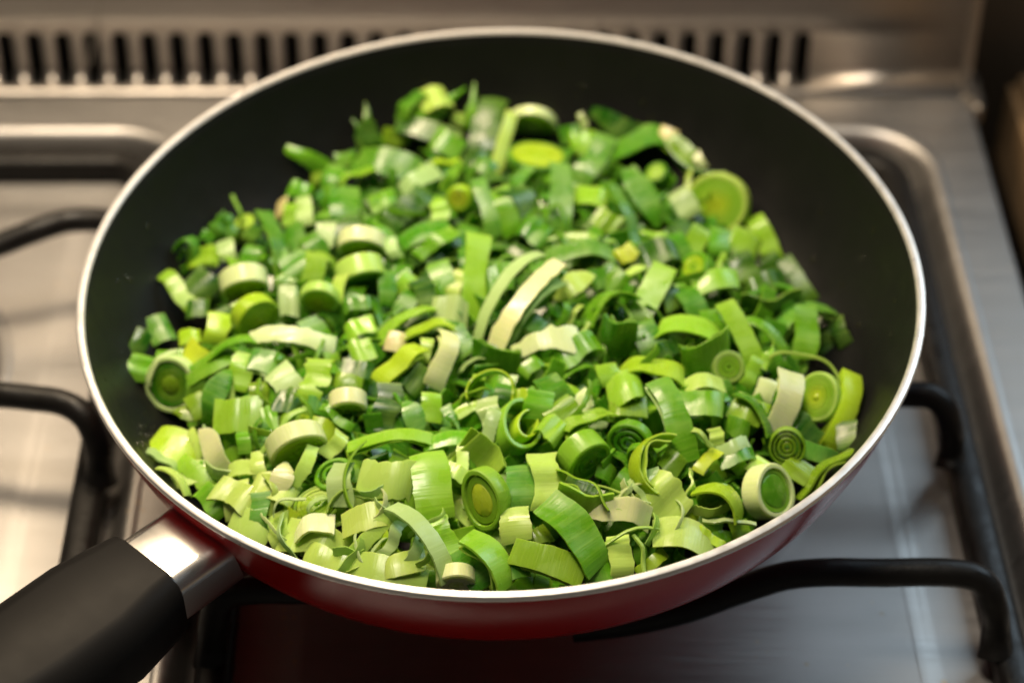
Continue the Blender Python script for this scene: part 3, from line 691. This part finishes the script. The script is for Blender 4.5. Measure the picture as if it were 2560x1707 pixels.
S(1308, 935, 1346, 900, 32, 40, 80, 'm2'); S(1360, 950, 1412, 1012, 52, 35, 85, 'md'); S(1310, 800, 1360, 830, 45, 35, 85, 'md'); S(1390, 670, 1440, 640, 40, 30, 90, 'dk'); S(1480, 700, 1540, 690, 50, 25, 90, 'md')
S(870, 840, 930, 810, 46, 70, 60, 'lt'); S(880, 890, 930, 870, 56, 35, 90, 'lt'); S(860, 920, 930, 930, 40, 30, 90, 'dk'); S(1150, 930, 1200, 895, 26, 80, 30, 'gr')
# --- far right of the heap
S(1656, 672, 1598, 805, 54, 30, 90, 'lt', lift=.005); K(1735, 668, 44, 34, 45, 150, 'm2', 'yl', 'lt'); S(1735, 716, 1842, 700, 48, 45, 72, 'lt', lift=.005); S(1655, 822, 1795, 848, 60, 95, 55, 'lt', lift=.005); S(1815, 765, 1886, 922, 44, 25, 90, 'lt', lift=.004)
S(1708, 905, 1820, 862, 48, 120, 142, 'm2', lift=.005); S(1708, 890, 1775, 850, 42, 70, 10, 'md'); K(1822, 918, 42, 24, 22, 0, 'pl', 'lt', 'lt'); S(1548, 935, 1702, 940, 52, 85, 58, 'yl')
S(1858, 760, 1992, 746, 27, 65, 150, 'md', lift=.004); S(1868, 748, 1922, 715, 13, 30, 60, 'm2'); S(1950, 712, 2018, 755, 16, 70, 30, 'm2'); S(1960, 655, 2032, 748, 32, 30, 80, 'dk'); S(1880, 720, 1960, 700, 44, 40, 95, 'dk'); K(1925, 742, 68, 30, 55, 100, 'md', 'dk', 'md', oval=.75, hollow=True)
S(1932, 838, 2078, 775, 38, 60, 60, 'bg'); S(2016, 772, 2010, 892, 50, 30, 90, 'lt', lift=.005); S(2055, 790, 2072, 882, 48, 30, 90, 'dg'); S(2090, 798, 2112, 862, 34, 25, 90, 'dg'); S(1865, 800, 1962, 872, 24, 30, 70, 'm2')
S(1935, 892, 2096, 948, 15, 95, 25, 'pl', lift=.006); S(1905, 918, 1936, 858, 24, 20, 80, 'yl', taper=point); S(1895, 898, 1862, 962, 27, 20, 80, 'lt'); S(1555, 692, 1616, 670, 22, 30, 70, 'pl', taper=lens); S(1498, 835, 1585, 858, 60, 60, 140, 'md'); S(1602, 812, 1640, 892, 60, 30, 90, 'md')
S(1660, 720, 1690, 770, 40, 40, 80, 'dk'); S(1770, 780, 1795, 850, 40, 30, 90, 'm2'); S(1840, 640, 1880, 700, 50, 30, 90, 'dk'); S(1910, 640, 1945, 700, 46, 30, 90, 'md'); S(1640, 890, 1690, 860, 36, 30, 90, 'dk'); S(1520, 690, 1560, 720, 50, 30, 90, 'm2')
# --- left front
K(425, 962, 70, 36, 30, 205, 'gr', 'md', 'ol', layers=3, cfr=.55, og=.0006); S(372, 960, 440, 875, 13, 100, 60, 'wh', lift=.008); S(355, 890, 340, 950, 48, 30, 90, 'm2'); S(390, 900, 455, 900, 44, 30, 90, 'm2', lift=.006)
S(466, 872, 512, 908, 50, 35, 90, 'yb'); S(452, 848, 498, 840, 32, 40, 80, 'yl'); S(525, 890, 678, 866, 27, 60, 45, 'm2'); S(475, 945, 582, 892, 48, 35, 80, 'm2'); S(490, 915, 492, 982, 42, 25, 90, 'm2')
S(628, 898, 702, 918, 58, 25, 90, 'md', lift=.004); S(616, 888, 590, 972, 46, 30, 90, 'lt'); S(690, 925, 736, 988, 62, 25, 90, 'gr', lift=.004); S(806, 908, 770, 1005, 60, 30, 90, 'lt', lift=.005, ragged=.0004); S(565, 930, 510, 1052, 48, 50, 65, 'md', taper=lens, lift=.004)
S(545, 990, 584, 985, 42, 25, 90, 'pl'); S(646, 958, 645, 1012, 40, 25, 90, 'ol'); S(540, 1042, 648, 1040, 76, 22, 90, 'lt', lift=.006, fold=.02); S(655, 1052, 692, 1040, 62, 20, 90, 'm2'); S(515, 1072, 605, 1092, 28, 40, 145, 'md')
K(870, 1020, 48, 44, 66, 272, 'wh', 'ol', 'ol', lift=.005); K(745, 1125, 72, 52, 60, 292, 'wh', 'yl', 'yl', lift=.005); S(657, 1128, 750, 1025, 13, 25, 70, 'pl', lift=.007); S(805, 1020, 878, 1070, 20, 25, 80, 'm2', lift=.004); S(750, 1062, 832, 1090, 52, 35, 90, 'yl')
S(385, 1108, 482, 1152, 80, 95, 70, 'yl', lift=.004); S(470, 1088, 502, 1142, 42, 40, 90, 'pl'); S(508, 1078, 572, 1168, 54, 45, 110, 'wh', taper=lens, lift=.005); S(610, 1080, 611, 1132, 30, 25, 90, 'm2'); S(645, 1070, 668, 1120, 42, 25, 90, 'md')
S(368, 1132, 442, 1188, 38, 30, 90, 'gr'); S(428, 1212, 518, 1180, 52, 55, 65, 'lt', lift=.005); S(520, 1170, 592, 1192, 22, 45, 150, 'gr'); S(575, 1182, 642, 1172, 42, 60, 70, 'pl'); S(645, 1130, 652, 1205, 30, 30, 90, 'yl', lift=.005)
S(714, 1158, 690, 1245, 48, 25, 90, 'wh', taper=lens, lift=.007, th=.0007); S(782, 1120, 735, 1212, 27, 25, 80, 'pl', lift=.006); S(856, 1085, 815, 1140, 32, 30, 80, 'pl'); S(440, 1030, 495, 1050, 30, 40, 70, 'ol', taper=lens)
S(770, 960, 820, 985, 44, 25, 90, 'md'); S(690, 1000, 750, 1010, 60, 25, 90, 'dk'); S(840, 950, 900, 970, 40, 40, 80, 'ol'); S(480, 990, 510, 1040, 40, 25, 90, 'ol')
# --- middle front
S(975, 968, 960, 1072, 52, 30, 90, 'dg'); S(1010, 1010, 1056, 1085, 44, 25, 90, 'bg', taper=lens); S(1082, 988, 1074, 1052, 40, 30, 90, 'lt'); S(1015, 930, 1062, 962, 60, 30, 90, 'dk'); S(1130, 1048, 1206, 1010, 24, 30, 70, 'yl'); S(1115, 1018, 1152, 1085, 24, 20, 85, 'md', taper=point)
S(1216, 998, 1236, 1072, 48, 30, 90, 'gr', th=.0008, lift=.005); S(1242, 1030, 1214, 1102, 30, 30, 80, 'gr', th=.0008, lift=.005); K(1302, 1062, 80, 66, 46, 40, 'lt', 'm2', 'lt', oval=.72, lift=.004, rot=70, hollow=True); K(1318, 1060, 50, 50, 46, 40, 'yl', 'm2', 'lt', oval=.6, lift=.004, rot=70, hollow=True)
S(1350, 982, 1344, 1045, 60, 40, 90, 'm2', lift=.005); S(1280, 992, 1325, 992, 32, 30, 90, 'yl'); S(1352, 1058, 1402, 1092, 58, 60, 80, 'lt', lift=.004); S(1385, 1010, 1425, 1055, 72, 30, 90, 'ol'); S(1412, 1072, 1522, 1038, 48, 65, 52, 'lt', lift=.005)
S(1450, 982, 1472, 1022, 32, 20, 90, 'wh'); S(1365, 948, 1412, 1002, 52, 30, 90, 'md'); S(1068, 1108, 1215, 1105, 38, 22, 80, 'm2'); S(878, 1112, 1072, 1100, 38, 32, 62, 'lt'); S(1158, 1112, 1238, 1202, 64, 95, -62, 'ol'); S(1160, 1108, 1156, 1172, 24, 20, 90, 'pl')
K(1205, 1250, 78, 48, 42, 200, 'lt', 'm2', 'yb', oval=.80, layers=2, cfr=.42, og=.0006, lift=.006, rot=100); S(1240, 1200, 1276, 1290, 46, 45, 90, 'dk'); S(1300, 1168, 1312, 1272, 64, 60, 90, 'bg', lift=.005); S(1355, 1138, 1372, 1262, 64, 70, 90, 'pl', lift=.006)
K(1470, 1152, 62, 62, 58, 312, 'lt', 'md', 'dk', lift=.005); S(1400, 1182, 1522, 1268, 42, 70, 32, 'lt', lift=.008); S(1400, 1240, 1520, 1272, 46, 75, 150, 'lt', lift=.006); S(1412, 1215, 1500, 1250, 52, 40, -90, 'dk')
S(1066, 1138, 1092, 1292, 76, 45, 90, 'm2', lift=.006); S(905, 1195, 1028, 1205, 78, 40, 92, 'pl', lift=.006, th=.003, ragged=.0006); S(1115, 1172, 1162, 1192, 37, 35, 80, 'lt'); S(1440, 1100, 1500, 1105, 40, 30, 90, 'dk')
S(1540, 1080, 1580, 1060, 30, 30, 90, 'md')
# --- right front
S(1520, 988, 1602, 962, 72, 95, 72, 'lt', lift=.005); S(1530, 1022, 1612, 1022, 52, 60, 85, 'ol'); S(1515, 912, 1532, 962, 47, 30, 90, 'lt'); S(1642, 958, 1722, 1145, 54, 35, 85, 'm2', lift=.007); S(1690, 1012, 1802, 1012, 62, 45, 82, 'm2', lift=.004)
S(1698, 972, 1808, 966, 42, 40, 80, 'pl'); S(1835, 1012, 1908, 1042, 62, 35, 88, 'lt', lift=.004); S(1922, 952, 1904, 1002, 40, 25, 90, 'wh'); S(1978, 936, 1940, 1075, 54, 30, 90, 'wh', lift=.007); K(2042, 992, 60, 26, 26, 165, 'pl', 'lt', 'yb', lift=.005)
S(2126, 942, 2074, 1115, 42, 45, 80, 'yl', lift=.006, th=.004); K(1968, 1118, 47, 26, 16, 270, 'ol', 'ol', 'yl', gap=.00035, layers=6, lift=.006); S(1985, 1052, 2042, 1102, 52, 35, 88, 'dk'); S(2014, 1122, 2092, 1158, 38, 35, 85, 'bg', lift=.004); S(2115, 1058, 2122, 1122, 44, 25, 90, 'dk')
S(1848, 985, 1922, 1085, 28, 75, 32, 'md', lift=.005); K(1572, 1108, 62, 32, 38, 232, 'm2', 'md', 'm2', oval=.85, gap=.0007, layers=5, lift=.004); S(1672, 1090, 1622, 1234, 42, 170, 158, 'yl', lift=.007); K(1602, 1148, 38, 26, 42, 250, 'm2', 'md', 'm2', gap=.0005, layers=5, lift=.004)
S(1618, 1208, 1702, 1292, 82, 40, 95, 'pl', lift=.006, ragged=.0004); S(1630, 1175, 1642, 1235, 28, 25, 90, 'gr', lift=.006); S(1726, 1178, 1714, 1245, 24, 70, 30, 'pl', lift=.006); S(1735, 1215, 1858, 1295, 48, 110, 48, 'yl', lift=.007); K(1790, 1246, 48, 20, 60, 280, 'ol', 'ol', 'md')
S(1745, 1178, 1792, 1130, 27, 25, 80, 'yb'); S(1800, 1130, 1868, 1105, 27, 30, 80, 'gr', lift=.004); S(1800, 1152, 1882, 1132, 38, 40, 80, 'md'); K(1935, 1228, 72, 52, 52, 8, 'wh', 'lt', 'm2', lift=.006, og=.0001, layers=2, cfr=.34); S(1980, 1195, 2012, 1160, 62, 40, 88, 'ol')
S(2000, 1242, 2128, 1130, 42, 35, 80, 'ol', lift=.004); S(1820, 1060, 1870, 1080, 40, 30, 90, 'm2'); S(1785, 1075, 1795, 1110, 30, 25, 90, 'pl'); S(1660, 1140, 1700, 1175, 46, 30, 90, 'ol'); S(1880, 1180, 1910, 1150, 36, 30, 85, 'pl')
# --- along the near rim
S(650, 1238, 656, 1335, 40, 30, 88, 'bg', lift=.007); S(590, 1208, 602, 1292, 62, 35, 90, 'pl', lift=.004); S(560, 1242, 582, 1282, 32, 30, 90, 'yl'); S(876, 1265, 906, 1110, 13, 85, 25, 'lt', lift=.009); S(860, 1162, 850, 1262, 52, 30, 90, 'gr', lift=.006, th=.0008); K(795, 1262, 64, 46, 36, 122, 'ol', 'yl', 'lt', lift=.004, oval=.85)
S(708, 1282, 742, 1310, 42, 30, 90, 'yb', lift=.004); S(860, 1312, 972, 1290, 58, 40, 88, 'pl', lift=.006); S(962, 1298, 880, 1392, 32, 30, 80, 'pl', lift=.006); S(990, 1272, 1116, 1442, 36, 55, 45, 'gr', lift=.009); S(1002, 1308, 960, 1385, 24, 40, 60, 'gr', lift=.006); S(1045, 1330, 1015, 1425, 22, 45, 60, 'gr', lift=.006)
S(870, 1422, 1060, 1452, 62, 30, 92, 'pl', lift=.005); S(690, 1288, 722, 1372, 52, 35, 88, 'pl', lift=.005); S(720, 1335, 862, 1375, 72, 40, 90, 'pl', lift=.004); S(940, 1330, 985, 1400, 44, 25, 90, 'yl'); K(832, 1182, 50, 24, 46, 120, 'm2', 'm2', 'lt', gap=.0007, layers=4, lift=.006)
S(1172, 1342, 1268, 1462, 48, 55, 50, 'lt', lift=.008); S(1160, 1372, 1222, 1455, 72, 40, 95, 'md', lift=.005); S(1372, 1258, 1494, 1412, 78, 55, 65, 'm2', lift=.007); S(1288, 1382, 1452, 1432, 62, 35, 80, 'lt', lift=.007); S(1290, 1270, 1290, 1352, 62, 35, 90, 'pl', lift=.005); K(1140, 1458, 50, 40, 62, 270, 'wh', 'wh', 'pl', lift=.006)
S(1488, 1265, 1622, 1292, 52, 50, 90, 'wh', lift=.006); S(1545, 1345, 1552, 1445, 50, 30, 90, 'pl', lift=.006); S(1500, 1372, 1642, 1320, 7, 70, 45, 'pl', lift=.009); S(1590, 1338, 1612, 1425, 7, 25, 60, 'pl', lift=.009); S(1640, 1330, 1792, 1385, 72, 50, 75, 'pl', lift=.007); S(1722, 1328, 1804, 1362, 22, 30, 70, 'yl', lift=.006)
S(1762, 1302, 1882, 1312, 9, 25, 60, 'gr', lift=.007); S(1598, 1432, 1662, 1382, 27, 30, 80, 'yl', lift=.005); S(1100, 1300, 1130, 1400, 46, 30, 90, 'm2', lift=.004); S(1330, 1350, 1370, 1330, 40, 30, 90, 'ol'); S(1440, 1330, 1500, 1340, 44, 30, 90, 'md'); S(1460, 1290, 1500, 1310, 38, 30, 90, 'gr')
S(1680, 1300, 1740, 1310, 40, 35, 85, 'yl'); S(1830, 1330, 1870, 1320, 36, 30, 85, 'ol'); S(520, 1230, 545, 1260, 46, 30, 90, 'm2'); S(490, 1170, 510, 1200, 40, 30, 90, 'm2')
S(545, 1225, 640, 1262, 58, 45, 80, 'pl', lift=.006); S(585, 1292, 672, 1335, 56, 40, 85, 'pl', lift=.006); S(668, 1322, 752, 1348, 42, 40, 85, 'wh', lift=.004); S(765, 1392, 885, 1425, 56, 35, 85, 'pl', lift=.006)
S(640, 1215, 735, 1240, 60, 40, 85, 'pl', lift=.004); S(740, 1330, 830, 1310, 50, 60, 70, 'wh', lift=.006); S(455, 1150, 520, 1215, 40, 40, 80, 'lt', lift=.005); S(400, 1170, 470, 1235, 36, 40, 80, 'pl', lift=.006)
S(500, 1225, 560, 1285, 40, 40, 80, 'm2', lift=.006); S(940, 1430, 1060, 1400, 50, 50, 80, 'pl', lift=.006); S(1240, 1440, 1320, 1420, 40, 45, 80, 'md', lift=.005); S(1460, 1440, 1530, 1420, 44, 40, 80, 'm2', lift=.006)
for k in range(30):      # limp shreds of leek at the two ends of the near rim
    if k < 18: x, y = rng.uniform(600, 1090), rng.uniform(1190, 1420)
    else: x, y = rng.uniform(1480, 1880), rng.uniform(1180, 1400)
    if y > (1330 + (x-600)*.25 if k < 18 else 1375-(x-1480)*.32): continue
    a, L_ = rng.uniform(0, 6.28), rng.uniform(60, 130)
    S(x-math.cos(a)*L_/2, y-math.sin(a)*L_/2, x+math.cos(a)*L_/2, y+math.sin(a)*L_/2, rng.choice((6, 8, 10, 14)), rng.choice((40, 70, 100, 130)), rng.choice((30, 45, 60, 120)), rng.choice(('gr', 'pl', 'wh', 'pl')), lift=.007, name='leek_shred', th=.0005)
for k in range(30):      # thin slivers tangled among the pieces further back
    x, y = rng.uniform(480, 1900), rng.uniform(420, 1150)
    if abs(x-1190) > 760-abs(y-800)*.6: continue
    a, L_ = rng.uniform(0, 6.28), rng.uniform(55, 110)
    S(x-math.cos(a)*L_/2, y-math.sin(a)*L_/2, x+math.cos(a)*L_/2, y+math.sin(a)*L_/2, rng.choice((8, 10, 13)), rng.choice((40, 70, 100)), rng.choice((30, 45, 60, 120)), rng.choice(('m2', 'lt', 'lt', 'md', 'pl')), lift=.005, name='leek_shred', th=.0006)
N_HAND = len(PIECES)

# --- uncounted small chopped bits under the countable pieces
def rand_frame(r, spread):
    while True:
        v_ = V((r.gauss(0, 1), r.gauss(0, 1), r.gauss(0, 1)))
        if v_.length > .1: break
    return (v_*spread + V((0, -.4, .9))).normalized()
def build_bed():
    r = random.Random(3); VS, FS, UV, SU = [], [], [], []
    buckets = {k: ([], [], [], []) for k in ('dk', 'md', 'm2', 'lt', 'pl')}
    n = 0
    while n < 1300:
        x, y = r.uniform(-.13, .13), r.uniform(-.13, .13)
        rr = math.hypot(x, y)
        if rr > rb(math.atan2(y, x))*(.86 if y > -.06 else .95): continue
        zt = heap(x, y)
        lay = r.random()
        z = zt - .0046 - .009*lay**1.3
        if rr > (.122 if y < -.03 else .112): continue
        edge = rr > .098
        if z < wall_z(min(rr+(.006 if edge else .011), .136))+.001: continue
        nn = rand_frame(r, .7); t = nn.cross(V((r.gauss(0, 1), r.gauss(0, 1), r.gauss(0, 1)))).normalized()
        L_ = r.uniform(.010, .022); wd = r.uniform(.0055, .0085)
        if edge: L_ *= .55; wd *= .75
        P, Nn = arc_path(V((x, y, z))-t*L_/2, V((x, y, z))+t*L_/2, nn, R(r.choice((20, 30, 50, 90, 140))), 7)
        g = band_geo(P, Nn, t.cross(nn).normalized(), wd, r.uniform(.0008, .0014), r, r.uniform(-.1, .1)*wd, R(r.uniform(-15, 15)), .0001, nv=3)
        front = -y/.13
        ch = ['dk', 'dk', 'md', 'md', 'md', 'm2'] if front < .15 else (['m2', 'lt', 'lt', 'pl', 'pl', 'pl'] if front > .5 and x < 0 else ['md', 'md', 'md', 'm2', 'm2', 'lt'])
        b = buckets[r.choice(ch)]; o = len(b[0])
        b[0].extend(g[0]); b[1].extend([tuple(i+o for i in q) for q in g[1]]); b[2].extend(g[2]); b[3].extend(g[3]); n += 1
    root = empty('chopped_leek_bits', (0, 0, 0)); root.matrix_world = PM
    root['label'] = 'mass of small chopped leek bits filling the pan under the larger pieces'; root['category'] = 'leek'; root['kind'] = 'stuff'
    for k, (vs_, fs, uv, su) in buckets.items():
        me = bpy.data.meshes.new('bits'); me.from_pydata([tuple(q) for q in vs_], [], fs); finish(me, uv, su)
        o = bpy.data.objects.new('bits', me); col.objects.link(o); o.parent = root; o.color = (*COL[k], 1); o['kind'] = 'stuff'
build_bed()

# ------------------------------------------------------------------ droplets on the bare lining
def droplets():
    r = random.Random(8); vs_, fs = [], []
    spots = [(372+r.gauss(0, 14), 1085+r.gauss(0, 22)) for _ in range(26)] + [(r.uniform(240, 560), r.uniform(480, 1000)) for _ in range(22)] + [(r.uniform(1900, 2240), r.uniform(480, 950)) for _ in range(22)] + [(r.uniform(700, 1700), r.uniform(130, 300)) for _ in range(18)]
    o_, R3 = PMI @ CAM, PMI.to_3x3()
    for px, py in spots:
        d = (R3 @ ray(px, py)).normalized(); t = (0.0-o_.z)/d.z; ok = False
        for _ in range(300):
            p = o_+d*t
            if p.z <= wall_z(math.hypot(p.x, p.y)): ok = True; break
            t += .0004
        rr = math.hypot(p.x, p.y)
        if not ok or rr > .134: continue
        sl_ = (wall_z(min(rr+.002, .1367))-wall_z(rr-.002))/.004
        n_ = V((-p.x/rr*sl_, -p.y/rr*sl_, 1)).normalized(); a = n_.orthogonal().normalized(); b = n_.cross(a)
        q = r.uniform(.0004, .0011); st = r.uniform(1, 1.7); i0 = len(vs_); ph = r.random()*6
        for kk, (u, h) in enumerate(((1, -.1), (.85, .22), (.5, .38))):
            for j in range(10):
                w_ = 6.283*j/10+ph; vs_.append(p+a*(q*u*math.cos(w_)*st)+b*(q*u*math.sin(w_))+n_*(q*h))
        vs_.append(p+n_*(q*.44))
        for kk in (0, 1):
            for j in range(10): fs.append((i0+kk*10+j, i0+kk*10+(j+1) % 10, i0+kk*10+10+(j+1) % 10, i0+kk*10+10+j))
        for j in range(10): fs.append((i0+20+j, i0+20+(j+1) % 10, i0+30))
    m = mat('oil', (.12, .12, .06), .06, 0, .5); m.node_tree.nodes['Principled BSDF'].inputs['Transmission Weight'].default_value = .85
    o = mesh_obj('oil_droplets', vs_, fs, m); o.matrix_world = PM; o['kind'] = 'stuff'
    o['label'] = 'tiny oil droplets spattered on the bare black pan wall'; o['category'] = 'oil'
droplets()
# ------------------------------------------------------------------ labels
LAND = [(1790, 512, 'the big round pale slice'), (1310, 765, 'the long white curled strip'), (735, 815, 'the white ribbed arch'), (425, 962, 'the pale-rimmed slice'),
        (1968, 1118, 'the small finely ringed slice'), (1935, 1228, 'the big cream ring'), (1205, 1250, 'the yellow-hearted oval slice'), (1590, 1130, 'the spiralled open rings'),
        (595, 1042, 'the square bright leaf'), (560, 1250, 'the pan handle'), (1146, 497, 'the small yellow slice'), (1344, 390, 'the yellow-green oval slice'),
        (905, 640, 'the two stacked yellow slices'), (1925, 742, 'the dark looped oval'), (965, 1200, 'the broad pale block'), (1088, 245, 'the pale far curl'),
        (1690, 1040, 'the long green ribbed strip'), (870, 1020, 'the cream-domed small slice'), (745, 1125, 'the big pale domed slice'), (1300, 1068, 'the upright open green ring'),
        (1050, 1360, 'the drooping pale shreds'), (1430, 1340, 'the broad rim-side green band'), (1720, 1360, 'the thick rim-side cream piece'), (1230, 920, 'the yellow-green hoop'),
        (1700, 830, 'the wide light arch'), (2040, 830, 'the darkest leaves'), (612, 560, 'the pale-faced dark slice'), (860, 530, 'the wide ribbed green band'), (1400, 500, 'the blue-green ladder strip'), (1185, 690, 'the upright light ribbed strip')]
KW = {'leek_slice': 'leek slice', 'leek_strip': 'leek strip', 'leek_ring': 'leek ring', 'leek_leaf': 'leaf piece of leek', 'leek_shred': 'leek shred'}
CATS = {'leek_slice': 'leek slice', 'leek_strip': 'leek strip', 'leek_ring': 'leek ring', 'leek_leaf': 'leek leaf', 'leek_shred': 'leek shred'}
def near(px, py):
    return sorted(LAND, key=lambda q: (q[0]-px)**2+((q[1]-py)*1.4)**2)
seen = {}
for p in PIECES:
    o, kind, c, px, py, size, shp = p[:7]
    face = f" with {NAME[p[7]]} face" if len(p) > 7 and p[7] != c else ''
    nl = near(px, py); d0 = math.hypot(nl[0][0]-px, nl[0][1]-py)
    ref = nl[0][2] if d0 > 30 else nl[1][2]
    big = 'large ' if size > .026 else ('small ' if size < .0125 else '')
    if shp == 'flat' and kind == 'leek_leaf': shp = 'flat square'
    lab = f"{big}{shp} {NAME[c]} {KW[kind]}{face} beside {ref}"
    if ' '.join(lab.split()[:16]) in seen:
        for i_, j_ in ((0, 1), (0, 2), (1, 2), (0, 3), (1, 3)):
            lab = f"{big}{shp} {NAME[c]} {KW[kind]} between {nl[i_][2]} and {nl[j_][2]}".replace('and the', 'and')
            if ' '.join(lab.split()[:16]) not in seen: break
    w_ = lab.split()
    if len(w_) > 16: lab = ' '.join(w_[:16])
    seen.setdefault(lab, []).append(o)
    o['label'] = lab; o['category'] = CATS[kind]
    o['group'] = 'chopped leek pieces in the pan'
print('PIECES', len(PIECES), 'dup labels', sum(len(v) for v in seen.values() if len(v) > 1))
